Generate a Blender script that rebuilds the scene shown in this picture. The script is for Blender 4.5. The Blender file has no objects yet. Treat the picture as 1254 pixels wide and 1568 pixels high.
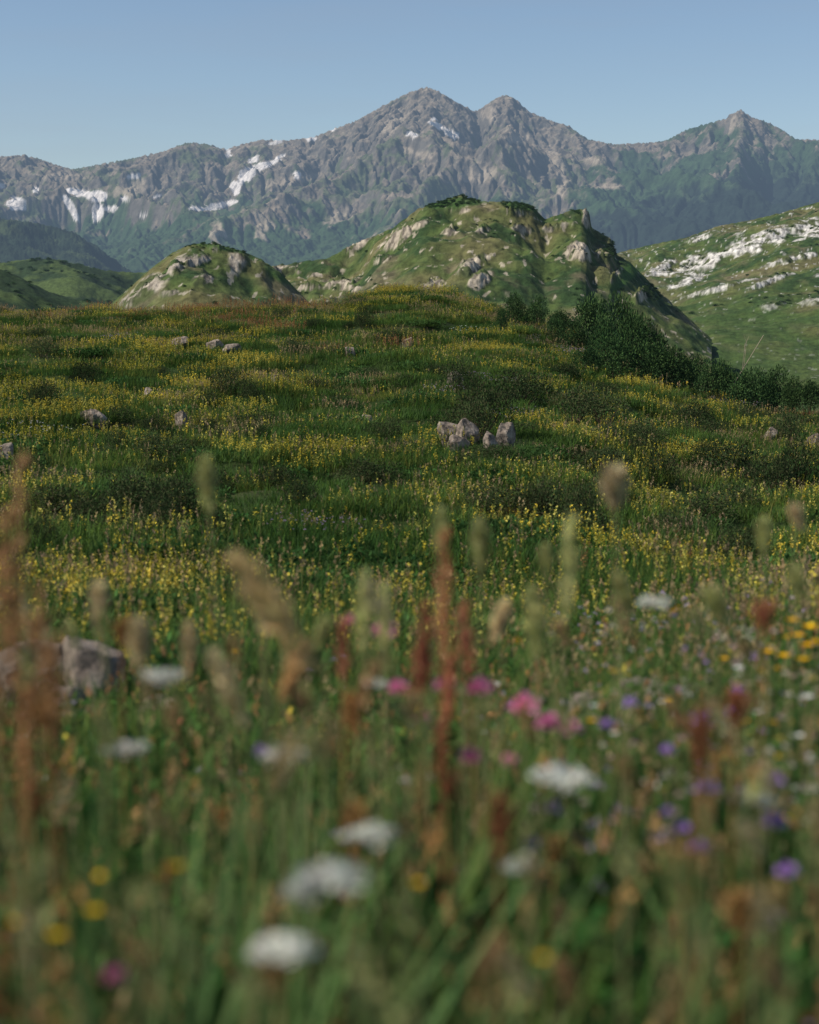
import bpy, math, random
import numpy as np
from mathutils import Vector, Euler

random.seed(7); rng=np.random.default_rng(11)
sc=bpy.context.scene
sc.view_settings.view_transform='Standard'; sc.view_settings.look='None'
sc.view_settings.exposure=0; sc.view_settings.gamma=1
F=2613.0; P=math.atan(314/2613.0); cp,sp=math.cos(P),math.sin(P)

# ---------------------------------------------------------------- helpers
def ae(px,py):
    v=(784-py)/F; u=(px-627)/F
    Yc=cp+v*sp
    return u/Yc,(v*cp-sp)/Yc
def topx(X,Y,Z):
    dep=Y*cp-Z*sp
    return 627+F*X/dep, 784-F*(Y*sp+Z*cp)/dep
def rnd(ix,iy,seed):
    n=(ix.astype(np.int64)*374761393+iy.astype(np.int64)*668265263+seed*974711)&0xffffffff
    n=((n^(n>>13))*1274126177)&0xffffffff
    n=n^(n>>16)
    return (n&0xffffff)/float(0x1000000)
def perlin(x,y,seed=0):
    x=np.asarray(x,float); y=np.asarray(y,float)
    ix=np.floor(x); iy=np.floor(y); fx=x-ix; fy=y-iy
    def g(dx,dy):
        a=rnd(ix+dx,iy+dy,seed)*2*math.pi
        return np.cos(a)*(fx-dx)+np.sin(a)*(fy-dy)
    u=fx*fx*fx*(fx*(fx*6-15)+10); v=fy*fy*fy*(fy*(fy*6-15)+10)
    a=g(0,0)*(1-u)+g(1,0)*u; b=g(0,1)*(1-u)+g(1,1)*u
    return (a*(1-v)+b*v)*1.5
def fbm(x,y,o=5,seed=0,gain=.5,lac=2.03):
    s=0;a=1;t=0
    for i in range(o):
        s=s+a*perlin(x,y,seed+i*17); t+=a; a*=gain; x=x*lac+3.1; y=y*lac+7.7
    return s/t
def ridged(x,y,o=5,seed=0,gain=.5,lac=2.03):
    s=0;a=1;t=0
    for i in range(o):
        n=1-np.abs(perlin(x,y,seed+i*17)); s=s+a*n*n; t+=a; a*=gain; x=x*lac+3.1; y=y*lac+7.7
    return s/t
def sstep(a,b,x):
    t=np.clip((x-a)/(b-a),0,1); return t*t*(3-2*t)
def lerp(a,b,t): return a+(b-a)*t
def mixc(c,col,m):
    m=np.asarray(m)[...,None]; return c*(1-m)+np.array(col)*m

def link(ob): sc.collection.objects.link(ob); return ob
def grid_mesh(name,X,Y,Z,C,mat):
    nd,na=X.shape; n=nd*na
    me=bpy.data.meshes.new(name)
    me.vertices.add(n); me.vertices.foreach_set("co",np.stack([X,Y,Z],-1).reshape(-1).astype(np.float32))
    i=np.arange(nd-1)[:,None]*na+np.arange(na-1)[None,:]
    q=np.stack([i,i+1,i+1+na,i+na],-1).reshape(-1).astype(np.int32)
    nf=(nd-1)*(na-1)
    me.loops.add(nf*4); me.loops.foreach_set("vertex_index",q)
    me.polygons.add(nf); me.polygons.foreach_set("loop_start",np.arange(nf,dtype=np.int32)*4)
    me.update(calc_edges=True)
    me.polygons.foreach_set("use_smooth",np.ones(nf,dtype=bool))
    at=me.attributes.new("Col","FLOAT_COLOR","POINT")
    c=np.ones((n,4),np.float32); c[:,:3]=np.clip(C.reshape(-1,3),0,1); at.data.foreach_set("color",c.reshape(-1))
    me.materials.append(mat)
    return link(bpy.data.objects.new(name,me))

# ---------------------------------------------------------------- materials
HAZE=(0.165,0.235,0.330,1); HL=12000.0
def haze_out(nt,shader):  # aerial haze painted into the material: blue emission growing with distance from origin
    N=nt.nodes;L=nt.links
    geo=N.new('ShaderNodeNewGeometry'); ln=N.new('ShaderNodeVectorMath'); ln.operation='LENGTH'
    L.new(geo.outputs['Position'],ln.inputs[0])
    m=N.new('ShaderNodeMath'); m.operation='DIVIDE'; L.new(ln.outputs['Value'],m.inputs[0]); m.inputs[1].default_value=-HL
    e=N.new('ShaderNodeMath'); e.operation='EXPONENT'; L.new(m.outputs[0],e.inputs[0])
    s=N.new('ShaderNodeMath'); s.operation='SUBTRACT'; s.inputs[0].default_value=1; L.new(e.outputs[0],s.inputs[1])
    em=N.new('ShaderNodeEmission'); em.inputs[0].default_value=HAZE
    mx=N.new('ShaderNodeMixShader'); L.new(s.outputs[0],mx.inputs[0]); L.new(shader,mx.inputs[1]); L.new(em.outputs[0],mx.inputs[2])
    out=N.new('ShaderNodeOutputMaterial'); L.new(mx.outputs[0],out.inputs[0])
def terrain_mat(name,scale,bump,lo=.65,hi=1.35,rough=.95,haze=True):
    m=bpy.data.materials.new(name); m.use_nodes=True; nt=m.node_tree; nt.nodes.clear(); N=nt.nodes;L=nt.links
    at=N.new('ShaderNodeAttribute'); at.attribute_name='Col'
    geo=N.new('ShaderNodeNewGeometry')
    nz=N.new('ShaderNodeTexNoise'); nz.inputs['Scale'].default_value=scale; nz.inputs['Detail'].default_value=9; nz.inputs['Roughness'].default_value=.7
    L.new(geo.outputs['Position'],nz.inputs['Vector'])
    mr=N.new('ShaderNodeMapRange'); mr.inputs[1].default_value=.3; mr.inputs[2].default_value=.7; mr.inputs[3].default_value=lo; mr.inputs[4].default_value=hi
    L.new(nz.outputs['Fac'],mr.inputs[0])
    vm=N.new('ShaderNodeVectorMath'); vm.operation='SCALE'; L.new(at.outputs['Color'],vm.inputs[0]); L.new(mr.outputs[0],vm.inputs['Scale'])
    b=N.new('ShaderNodeBsdfPrincipled'); b.inputs['Roughness'].default_value=rough; b.inputs['Specular IOR Level'].default_value=.1
    L.new(vm.outputs[0],b.inputs['Base Color'])
    bp=N.new('ShaderNodeBump'); bp.inputs['Strength'].default_value=1; bp.inputs['Distance'].default_value=bump
    L.new(nz.outputs['Fac'],bp.inputs['Height']); L.new(bp.outputs[0],b.inputs['Normal'])
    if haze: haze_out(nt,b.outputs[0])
    else:
        o=N.new('ShaderNodeOutputMaterial'); L.new(b.outputs[0],o.inputs[0])
    return m
def plant_mat(name,trans=.25,haze=False):
    m=bpy.data.materials.new(name); m.use_nodes=True; nt=m.node_tree; nt.nodes.clear(); N=nt.nodes;L=nt.links
    at=N.new('ShaderNodeAttribute'); at.attribute_name='Col'
    oi=N.new('ShaderNodeObjectInfo'); geo=N.new('ShaderNodeNewGeometry')
    nz=N.new('ShaderNodeTexNoise'); nz.inputs['Scale'].default_value=.35; nz.inputs['Detail'].default_value=3
    L.new(geo.outputs['Position'],nz.inputs['Vector'])
    v1=N.new('ShaderNodeMapRange'); v1.inputs[3].default_value=.78; v1.inputs[4].default_value=1.22; L.new(oi.outputs['Random'],v1.inputs[0])
    v2=N.new('ShaderNodeMapRange'); v2.inputs[1].default_value=.3; v2.inputs[2].default_value=.7; v2.inputs[3].default_value=.72; v2.inputs[4].default_value=1.28; L.new(nz.outputs['Fac'],v2.inputs[0])
    mm=N.new('ShaderNodeMath'); mm.operation='MULTIPLY'; L.new(v1.outputs[0],mm.inputs[0]); L.new(v2.outputs[0],mm.inputs[1])
    h=N.new('ShaderNodeMapRange'); h.inputs[1].default_value=.3; h.inputs[2].default_value=.7; h.inputs[3].default_value=.512; h.inputs[4].default_value=.482; L.new(nz.outputs['Fac'],h.inputs[0])
    hs=N.new('ShaderNodeHueSaturation'); L.new(at.outputs['Color'],hs.inputs['Color']); L.new(mm.outputs[0],hs.inputs['Value']); L.new(h.outputs[0],hs.inputs['Hue'])
    b=N.new('ShaderNodeBsdfDiffuse')
    L.new(hs.outputs[0],b.inputs['Color'])
    t=N.new('ShaderNodeBsdfTranslucent'); L.new(hs.outputs[0],t.inputs[0])
    mx=N.new('ShaderNodeMixShader'); mx.inputs[0].default_value=trans; L.new(b.outputs[0],mx.inputs[1]); L.new(t.outputs[0],mx.inputs[2])
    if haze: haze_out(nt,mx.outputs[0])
    else:
        o=N.new('ShaderNodeOutputMaterial'); L.new(mx.outputs[0],o.inputs[0])
    return m
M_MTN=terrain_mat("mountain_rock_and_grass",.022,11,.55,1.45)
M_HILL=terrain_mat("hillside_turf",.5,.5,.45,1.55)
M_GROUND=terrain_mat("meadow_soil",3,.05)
M_PLANT=plant_mat("meadow_plants",.28)
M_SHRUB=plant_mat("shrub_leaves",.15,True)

# ---------------------------------------------------------------- near ground
D =np.array([-20,0,2,4,6,8,11,15,20,27,35,45,55,62,72,90,120,200,260.])
ZL=np.array([-1.3,-1.15,-1.15,-1.3,-1.5,-1.75,-2.05,-2.2,-2.25,-2.1,-1.75,-1.05,-.5,-.3,-1.0,-4,-9,-16,-24])
ZC=np.array([-1.3,-1.15,-1.15,-1.3,-1.5,-1.75,-2.1,-2.3,-2.35,-2.2,-1.85,-1.15,-.5,-.15,-.7,-3.5,-9,-16,-24])
ZR=np.array([-1.3,-1.15,-1.15,-1.2,-1.35,-1.6,-2.05,-2.4,-2.65,-2.8,-2.75,-2.9,-4.2,-5.5,-7.5,-10,-15,-22,-28])
Ds=np.linspace(-20,260,1401)
def smooth(Z):
    z=np.interp(Ds,D,Z); out=z.copy()
    for k in range(60): out[1:-1]=(out[:-2]+2*out[1:-1]+out[2:])/4
    w=sstep(10,40,Ds)
    z2=out.copy()
    for k in range(300): z2[1:-1]=(z2[:-2]+2*z2[1:-1]+z2[2:])/4
    return out*(1-w)+z2*w
ZL,ZC,ZR=smooth(ZL),smooth(ZC),smooth(ZR)
def ground(x,y):
    x=np.asarray(x,float); y=np.asarray(y,float)
    px=627+F*x/np.maximum(y,3.)
    l,c,r=np.interp(y,Ds,ZL),np.interp(y,Ds,ZC),np.interp(y,Ds,ZR)
    wl=1-sstep(0,600,px); wr=sstep(730,1230,px)
    z=l*wl+c*(1-wl); z=z*(1-wr)+r*wr
    z=z+0.74*np.exp(-((px-630)/105)**2)*np.exp(-((y-63)/13)**2)
    amp=sstep(6,25,y)
    z=z+amp*(0.24*fbm(x/7.,y/9.,3,5)+.36*fbm(x/2.0,y/2.6,2,9))+0.03*fbm(x/.8,y/.8,2,3)
    return z
def gi(px,py,dmin=3,dmax=75,off=0.):
    a,e=ae(px,py); d=np.linspace(dmin,dmax,3000); g=ground(a*d,d)
    hit=np.nonzero(e*d<=g+off)[0]
    k=hit[0] if len(hit) else int(np.argmax((g+off)/d))
    return a*d[k],d[k],float(g[k])

ys=np.concatenate([np.linspace(-20,2,30)[:-1],2*np.exp(np.linspace(0,math.log(130),420))])
us=np.linspace(-1,1,361)
Yg=np.repeat(ys[:,None],361,1); Xg=us[None,:]*(np.maximum(Yg,0)*.52+9)
Zg=ground(Xg,Yg)
c=np.zeros(Xg.shape+(3,))+np.array([.034,.056,.016])
c=mixc(c,(.065,.06,.028),sstep(.0,.5,fbm(Xg/3,Yg/3,4,21)))
c=mixc(c,(.045,.075,.022),sstep(70,100,Yg))
grid_mesh("meadow_ground",Xg,Yg,Zg,c,M_GROUND)

# ---------------------------------------------------------------- distant terrain
def profile(pts):
    A=[];E=[]
    for p in pts:
        a,e=ae(*p); A.append(a);E.append(e)
    A=np.array(A);E=np.array(E)
    return lambda a:np.interp(a,A,E)
def gsm(v,sig):
    k=np.arange(-int(3*sig)-1,int(3*sig)+2); g=np.exp(-(k/sig)**2/2); g/=g.sum()
    return np.convolve(np.pad(v,len(k)//2,mode='edge'),g,mode='valid')
def fit(Z,Y,eprof,w,it=4,sig=5):
    for k in range(it):
        Em=(Z/Y).max(0); Z=Z+gsm(eprof-Em,sig)[None,:]*Y*w
    return Z
def blobmask(px,py,lst,ns=None):
    m=np.zeros(px.shape)
    for (cx,cy,rx,ry,ang) in lst:
        t=math.radians(ang); dx=px-cx; dy=py-cy
        u=(dx*math.cos(t)+dy*math.sin(t))/rx; v=(-dx*math.sin(t)+dy*math.cos(t))/ry
        m=np.maximum(m,1.5-np.sqrt(u*u+v*v))
    return m
def slope(X,Y,Z):
    dzj=np.gradient(Z,axis=1); dxj=np.gradient(X,axis=1); dzi=np.gradient(Z,axis=0); dyi=np.gradient(Y,axis=0)
    gx=dzj/dxj; gy=dzi/dyi
    return np.sqrt(gx*gx+gy*gy),gx,gy

def erode(h,h0,iters,k,m=.5,up=.03):
    ny,nx=h.shape
    offs=[(-1,0,1),(1,0,1),(0,-1,1),(0,1,1),(-1,-1,1.414),(-1,1,1.414),(1,-1,1.414),(1,1,1.414)]
    idx=np.arange(ny*nx).reshape(ny,nx)
    for it in range(iters):
        hp=np.pad(h,1,constant_values=1e9); ip=np.pad(idx,1,constant_values=0)
        best=np.zeros_like(h); rec=idx.copy()
        for (di,dj,l) in offs:
            s=(h-hp[1+di:1+di+ny,1+dj:1+dj+nx])/l
            b=s>best; best=np.where(b,s,best); rec=np.where(b,ip[1+di:1+di+ny,1+dj:1+dj+nx],rec)
        hf=h.reshape(-1); order=np.argsort(-hf).tolist(); r=rec.reshape(-1).tolist()
        A=[1.0]*(ny*nx)
        for i in order:
            j=r[i]
            if j!=i: A[j]+=A[i]
        Fk=(k*np.array(A)**m).tolist(); hl=hf.tolist()
        for i in reversed(order):
            j=r[i]
            if j!=i: f=Fk[i]; hl[i]=(hl[i]+f*hl[j])/(1+f)
        h=np.array(hl).reshape(ny,nx)
        h=h+up*(h0-h)
    return h
mp=[(-400,262),(-250,240),(-100,228),(0,240),(35,237),(60,243),(85,252),(110,259),(130,256),(150,252),(200,243),(250,232),(275,222),(290,218),(320,221),(345,229),(370,221),(400,214),(440,215),(480,210),(510,198),(545,185),(590,160),(625,142),(653,133),(670,139),(700,157),(728,171),(745,160),(760,150),(775,145),(790,152),(810,171),(850,187),(870,192),(885,203),(900,213),(940,221),(1000,218),(1020,215),(1050,199),(1080,190),(1110,182),(1122,173),(1135,168),(1150,179),(1175,187),(1200,200),(1218,213),(1254,214),(1350,235),(1500,210),(1700,260)]
epf=profile(mp)
na,nd=520,250
aa=np.linspace(-.40,.40,na); dd=np.linspace(5600,9900,nd)
A2,Y2=np.meshgrid(aa,dd); X2=A2*Y2
dc=8500+350*fbm(aa*6,aa*0,3,77)+150*fbm(aa*22,aa*0,2,7)
t=(Y2-5600)/(dc-5600)[None,:]
s=np.where(t<1,np.clip(t,0,1)**1.25,np.clip(1-(t-1)*2.6,-1,1))
zc=(gsm(epf(aa),2)*dc)[None,:]
W=fbm(X2/900,Y2/900,3,40)*250
H0=90+(zc-90)*s+(ridged((X2+W)/900,(Y2*.55+W)/900,5,31)-.55)*360*np.clip(1.15-np.abs(t-.55)*1.5,.12,1)+perlin(X2/60,Y2/60,3)*12
H=erode(H0.copy(),H0,24,.032,.5,.05)
H=fit(H,Y2,epf(aa),np.clip(s,0,1),5,1.5)
def up(Z,a0,d0,a1,d1):
    tmp=np.stack([np.interp(a1,a0,Z[i]) for i in range(Z.shape[0])])
    return np.stack([np.interp(d1,d0,tmp[:,j]) for j in range(tmp.shape[1])],1)
a1=np.linspace(-.40,.40,1400); d1=np.linspace(5600,9900,700)
Hs=up(H,aa,dd,a1,d1); A3,Y3=np.meshgrid(a1,d1); X3=A3*Y3
W3=fbm(X3/200,Y3/200,3,46)*60
Hs=Hs+(ridged((X3+W3)/130,(Y3+W3)/150,4,91)-.5)*34*sstep(150,600,Hs)+(ridged((X3-W3)/42,(Y3+W3)/46,4,92)-.5)*18
dc1=np.interp(a1,aa,dc); t1=(Y3-5600)/(dc1-5600)[None,:]
Hs=fit(Hs,Y3,epf(a1),np.clip(np.where(t1<1,np.clip(t1,0,1)**2,1),0,1),4,3.5)
sl,gx,gy=slope(X3,Y3,Hs); px,py=topx(X3,Y3,Hs)
n1=fbm(X3/220,Y3/320,5,61); n2=fbm(X3/60,Y3/80,4,62)
c=np.zeros(X3.shape+(3,))+np.array([.28,.23,.175])
c=mixc(c,(.42,.35,.27),sstep(-.05,.30,n2+.3*n1))
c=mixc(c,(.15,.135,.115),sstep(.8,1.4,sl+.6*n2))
line=np.interp(px,[0,300,480,620,780,900,1000,1254],[258,240,234,210,222,225,182,187])
g=sstep(-12,30,(py-line)*.6+115*n1+95*n2-45*np.clip(sl-.55,0,1))
c=mixc(c,(.092,.122,.055),g*.88)
g2=sstep(0,30,py-np.interp(px,[0,300,600,850,1000,1254],[338,320,312,300,215,205])+90*n1+55*n2)
c=mixc(c,(.040,.082,.034),g2*.88)
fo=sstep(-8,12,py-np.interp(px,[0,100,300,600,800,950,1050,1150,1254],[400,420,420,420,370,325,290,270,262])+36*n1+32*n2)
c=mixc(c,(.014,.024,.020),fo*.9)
sc_=blobmask(px,py,[(735,268,40,14,-10),(850,250,14,40,-25),(790,210,25,14,10),(600,190,30,14,-35),(1122,190,6,20,20),(860,290,8,22,15),(520,330,30,12,-25),(200,290,50,12,-10),(450,275,60,8,-10),(330,355,14,22,-20),(640,235,40,8,20),(905,245,30,8,10),(100,270,40,10,0),(930,285,30,5,0),(400,345,20,25,-10),(750,175,14,14,0)])+n2*1.0
c=mixc(c,(.42,.35,.27),sstep(.60,.95,sc_)*.8)
wx=4*fbm(X3/70,Y3/90,3,171); wy=4*fbm(X3/70,Y3/90,3,181); 
snow=blobmask(px+wx*1.4,py+wy,[(25,313,15,11,0),(108,318,6,26,-30),(126,297,28,5.5,16),(150,302,14,9,-20),(147,323,11,15,10),(168,319,15,4,-8),
 (378,268,18,9.5,-28),(403,253,27,5,-18),(362,287,8,12,15),(338,314,26,5,-12),(350,234,5,8,-15),(302,319,12,3.5,5),(455,270,7,5,-30),(388,244,12,3.5,-25),
 (422,217,12,3,-10),(475,212,9,3,-10),(205,270,11,3.5,-15),(190,305,8,3.5,-10),(675,195,22,4,24),(694,206,11,5,12),(630,206,9,4,15),(665,184,5,3.5,0),(510,199,5,3,0),(2,285,7,4,0),(218,330,7,3,0),(55,290,4,5,-20),(240,300,7,2.5,-20),(430,240,8,3,-20),(215,235,8,2,-15)])
sm=sstep(.44,.58,snow+.5*n2+.3*fbm(X3/25,Y3/35,3,8))
c=mixc(c,(.84,.79,.76),sm)
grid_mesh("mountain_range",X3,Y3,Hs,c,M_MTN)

# --- generic ridges
def ridge(name,pts,dc0,df,db,zb,na,nd,relief,scale,seed,colfn,mat,p=1.0,jag=.3,rockfn=None):
    ep=profile(pts); aL=ae(pts[0][0],pts[0][1])[0]; aR=ae(pts[-1][0],pts[-1][1])[0]
    a=np.linspace(aL,aR,na); d=np.linspace(df,db,nd); A,Y=np.meshgrid(a,d); X=A*Y
    dcc=dc0*(1+.05*fbm(a*15,a*0,3,seed))
    t=(Y-df)/(dcc-df)[None,:]
    s=np.where(t<1,np.clip(t,0,1)**p,1-((t-1)*(dcc-df)[None,:]/(db-dcc)[None,:])**1.2)
    sg=max(2,na/300.); E0=gsm(ep(a),sg*.6)
    Z=zb+((E0*dcc)[None,:]-zb)*s
    Z=Z+relief*fbm(X/scale,Y/scale,5,seed+9)*np.clip(s+.2,0,1)
    w=np.where(t<1,np.clip(t,0,1)**1.5,1)
    Z=fit(Z,Y,E0,w,3,sg*3)
    Z=Z+jag*fbm(X/3.5,Y/3.5,4,seed+21)*dc0/400
    Z=fit(Z,Y,E0,w,2,sg*3)
    px,py=topx(X,Y,Z)
    if rockfn is not None:
        Z=Z+rockfn(X,Y,Z,px,py); Z=fit(Z,Y,E0,w,1,sg*5); px,py=topx(X,Y,Z)
    sl,gx,gy=slope(X,Y,Z)
    C=colfn(X,Y,Z,px,py,sl,gx)
    ob=grid_mesh(name,X,Y,Z,C,mat)
    return X,Y,Z,px,py,C
def col_forest(X,Y,Z,px,py,sl,gx):
    c=np.zeros(X.shape+(3,))+np.array([.022,.038,.022])
    return mixc(c,(.06,.085,.035),sstep(-.1,.4,fbm(X/120,Y/160,4,3)))
ridge("forested_foothill",[(-420,300),(-200,322),(-80,325),(0,334),(60,342),(110,354),(150,378),(195,412),(260,450),(330,480)],4600,3600,5200,-20,420,200,90,260,50,col_forest,M_MTN,1,.8)
def col_green(X,Y,Z,px,py,sl,gx):
    c=np.zeros(X.shape+(3,))+np.array([.068,.100,.030])
    c=mixc(c,(.026,.046,.018),sstep(-.05,.15,fbm(X/35,Y/50,5,13)+.15*sstep(400,470,py)))
    return c
XD=ridge("green_pasture_hill",[(-420,380),(-200,392),(-60,405),(0,403),(40,397),(85,397),(120,405),(160,414),(215,418),(270,408),(330,425),(420,440),(520,470)],1100,750,1400,-30,520,160,10,60,60,col_green,M_HILL,.9)
XE=ridge("low_shrub_hill",[(-420,440),(-200,428),(-60,418),(0,412),(30,424),(60,440),(90,452),(140,462),(200,468),(260,480)],520,400,640,-20,300,100,6,40,63,col_green,M_HILL,.9)

rocksB=[(540,380,32,7,-28),(610,365,30,13,-40),(740,352,14,7,-10),(690,355,14,7,0),(722,408,42,15,-38),(735,428,24,13,-20),(900,335,10,17,10),(885,385,23,15,20),(838,352,12,6,0),
 (925,395,14,10,30),(780,325,32,6,5),(640,345,20,6,-20),(390,458,30,8,-15),(440,415,40,8,5),(520,437,30,8,5),(665,435,18,6,-20),(470,440,30,7,0),(980,455,10,14,40),(945,425,8,14,40),(860,345,20,6,-10),(700,322,20,6,0),(580,400,20,5,-20),(800,350,18,5,10)]
rocksA=[(362,402,19,17,10),(228,440,30,14,-35),(300,400,40,9,-10),(205,458,30,10,-20),(310,430,22,8,-20),(330,380,14,5,0),(270,408,18,10,-30),(260,450,20,6,-10)]
def mk_rock(lst,thr,amp,sc1=9.,seed=0,str_ang=None):
    def fn(X,Y,Z,px,py):
        m=sstep(thr-.3,thr+.4,blobmask(px,py,lst)+.9*fbm(X/sc1,Y/sc1,4,71+seed))
        wx=fbm(X/10,Y/10,3,57)*6
        return amp*m*(.45*(ridged((X+wx)/9,(Y-wx)/16,3,55)-.3)+.30*ridged((X-wx)/3.0,Y/6,2,56)+.35*np.abs(perlin(X/1.3,Y/2.6,58)))
    return fn
def mk_col(lst,thr,sc1=9.,seed=0,rockc=(.30,.275,.225),extra=None,spk=.34):
    def fn(X,Y,Z,px,py,sl,gx):
        n1=fbm(X/25,Y/25,5,14+seed); n2=fbm(X/5,Y/7,4,15+seed)
        c=np.zeros(X.shape+(3,))+np.array([.066,.096,.028])
        c=mixc(c,(.120,.116,.048),sstep(-.1,.4,n1))
        c=mixc(c,(.032,.060,.020),sstep(-.05,.25,-n1+.7*n2))
        c=mixc(c,(.165,.135,.085),sstep(.08,.42,fbm(X/12,Y/14,5,35+seed))*.65)
        m=blobmask(px,py,lst)+.9*fbm(X/sc1,Y/sc1,4,71+seed)
        m=sstep(thr-.18,thr+.16,m+.75*n2)
        rc=np.zeros_like(c)+np.array(rockc)
        rc=mixc(rc,[q*.40 for q in rockc],sstep(-.05,.22,fbm(X/1.6,Y/3.5,4,18)))
        rc=mixc(rc,(.07,.085,.035),sstep(.0,.2,fbm(X/4,Y/7,4,19)))
        c=c*(1-m[...,None])+rc*m[...,None]
        sp_=sstep(spk,spk+.08,fbm(X/2.0,Y/3,3,44+seed)+.2*n1)
        c=mixc(c,rockc,sp_*.7)
        if extra: c=extra(c,X,Y,Z,px,py,n1,n2)
        return c
    return fn
def exB(c,X,Y,Z,px,py,n1,n2):
    m=sstep(.4,.9,blobmask(px,py,[(700,310,58,9,-5),(800,315,36,8,8),(960,420,12,46,40)])+.5*n2)
    return mixc(c,(.046,.098,.024),m*.9)
def exA(c,X,Y,Z,px,py,n1,n2):
    m=sstep(.4,.9,blobmask(px,py,[(340,379,60,5,8),(430,420,30,14,30)])+.5*n2)
    return mixc(c,(.050,.098,.024),m*.85)
XA=ridge("rocky_knoll",[(120,500),(165,470),(190,448),(230,412),(262,388),(285,377),(310,372),(340,376),(370,384),(400,397),(430,418),(470,460),(500,490)],300,215,350,-12,480,300,5,22,80,mk_col(rocksA,.70,8,3,(.35,.31,.255),exA),M_HILL,.85,.5,rockfn=mk_rock(rocksA,.70,1.6,8,3))
XB=ridge("rocky_hill",[(330,500),(380,440),(420,408),(450,402),(500,396),(530,380),(565,364),(600,350),(640,320),(665,312),(690,304),(705,299),(730,308),(790,310),(815,316),(835,336),(862,326),(890,319),(900,324),(906,348),(935,365),(945,390),(965,402),(985,422),(1010,448),(1045,478),(1090,520)],430,270,500,-14,900,520,11,34,90,mk_col(rocksB,.69,9,0,(.41,.355,.28),exB),M_HILL,.85,.5,rockfn=mk_rock(rocksB,.69,2.5,9,0))
rocksC=[(1150,372,60,15,-18),(1080,400,60,13,-22),(1050,432,28,9,-20),(1185,362,28,12,-20),(1235,350,26,14,-10),(1010,412,30,7,-25),(1070,365,30,5,-20),(1200,400,34,4,-15),(1090,445,60,4,-15),(1180,430,36,4,-20),(1235,392,20,4,-10),(1245,462,26,5,-8),(1180,470,20,4,-10),(990,405,10,5,-10),(1300,350,60,14,-10),(1330,400,60,5,-10)]
def exC(c,X,Y,Z,px,py,n1,n2):
    k=sstep(420,500,py)
    c=mixc(c,(.056,.094,.026),k*.7)
    c=mixc(c,(.11,.10,.04),sstep(440,480,py)*(1-sstep(500,540,py))*sstep(.0,.3,n1)*.5)
    return c
XC=ridge("limestone_hill",[(860,420),(950,386),(1000,374),(1050,364),(1100,346),(1150,337),(1200,325),(1254,309),(1350,290),(1500,280),(1650,300)],720,230,950,-26,620,600,12,60,100,mk_col(rocksC,.60,14,7,(.60,.58,.54),exC,.38),M_HILL,1.15,rockfn=mk_rock(rocksC,.60,1.8,14,7))
xs=np.linspace(-16000,16000,161); yy=np.concatenate([np.linspace(-8000,120,30),np.linspace(200,16000,150)])
XX,YY=np.meshgrid(xs,yy); ZZ=-40+6*fbm(XX/700,YY/700,3,1)
c=mixc(np.zeros(XX.shape+(3,))+np.array([.04,.07,.022]),(.02,.035,.016),sstep(-.1,.3,fbm(XX/300,YY/300,3,2)))
grid_mesh("valley_ground",XX,YY,ZZ,c,M_HILL)

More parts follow.
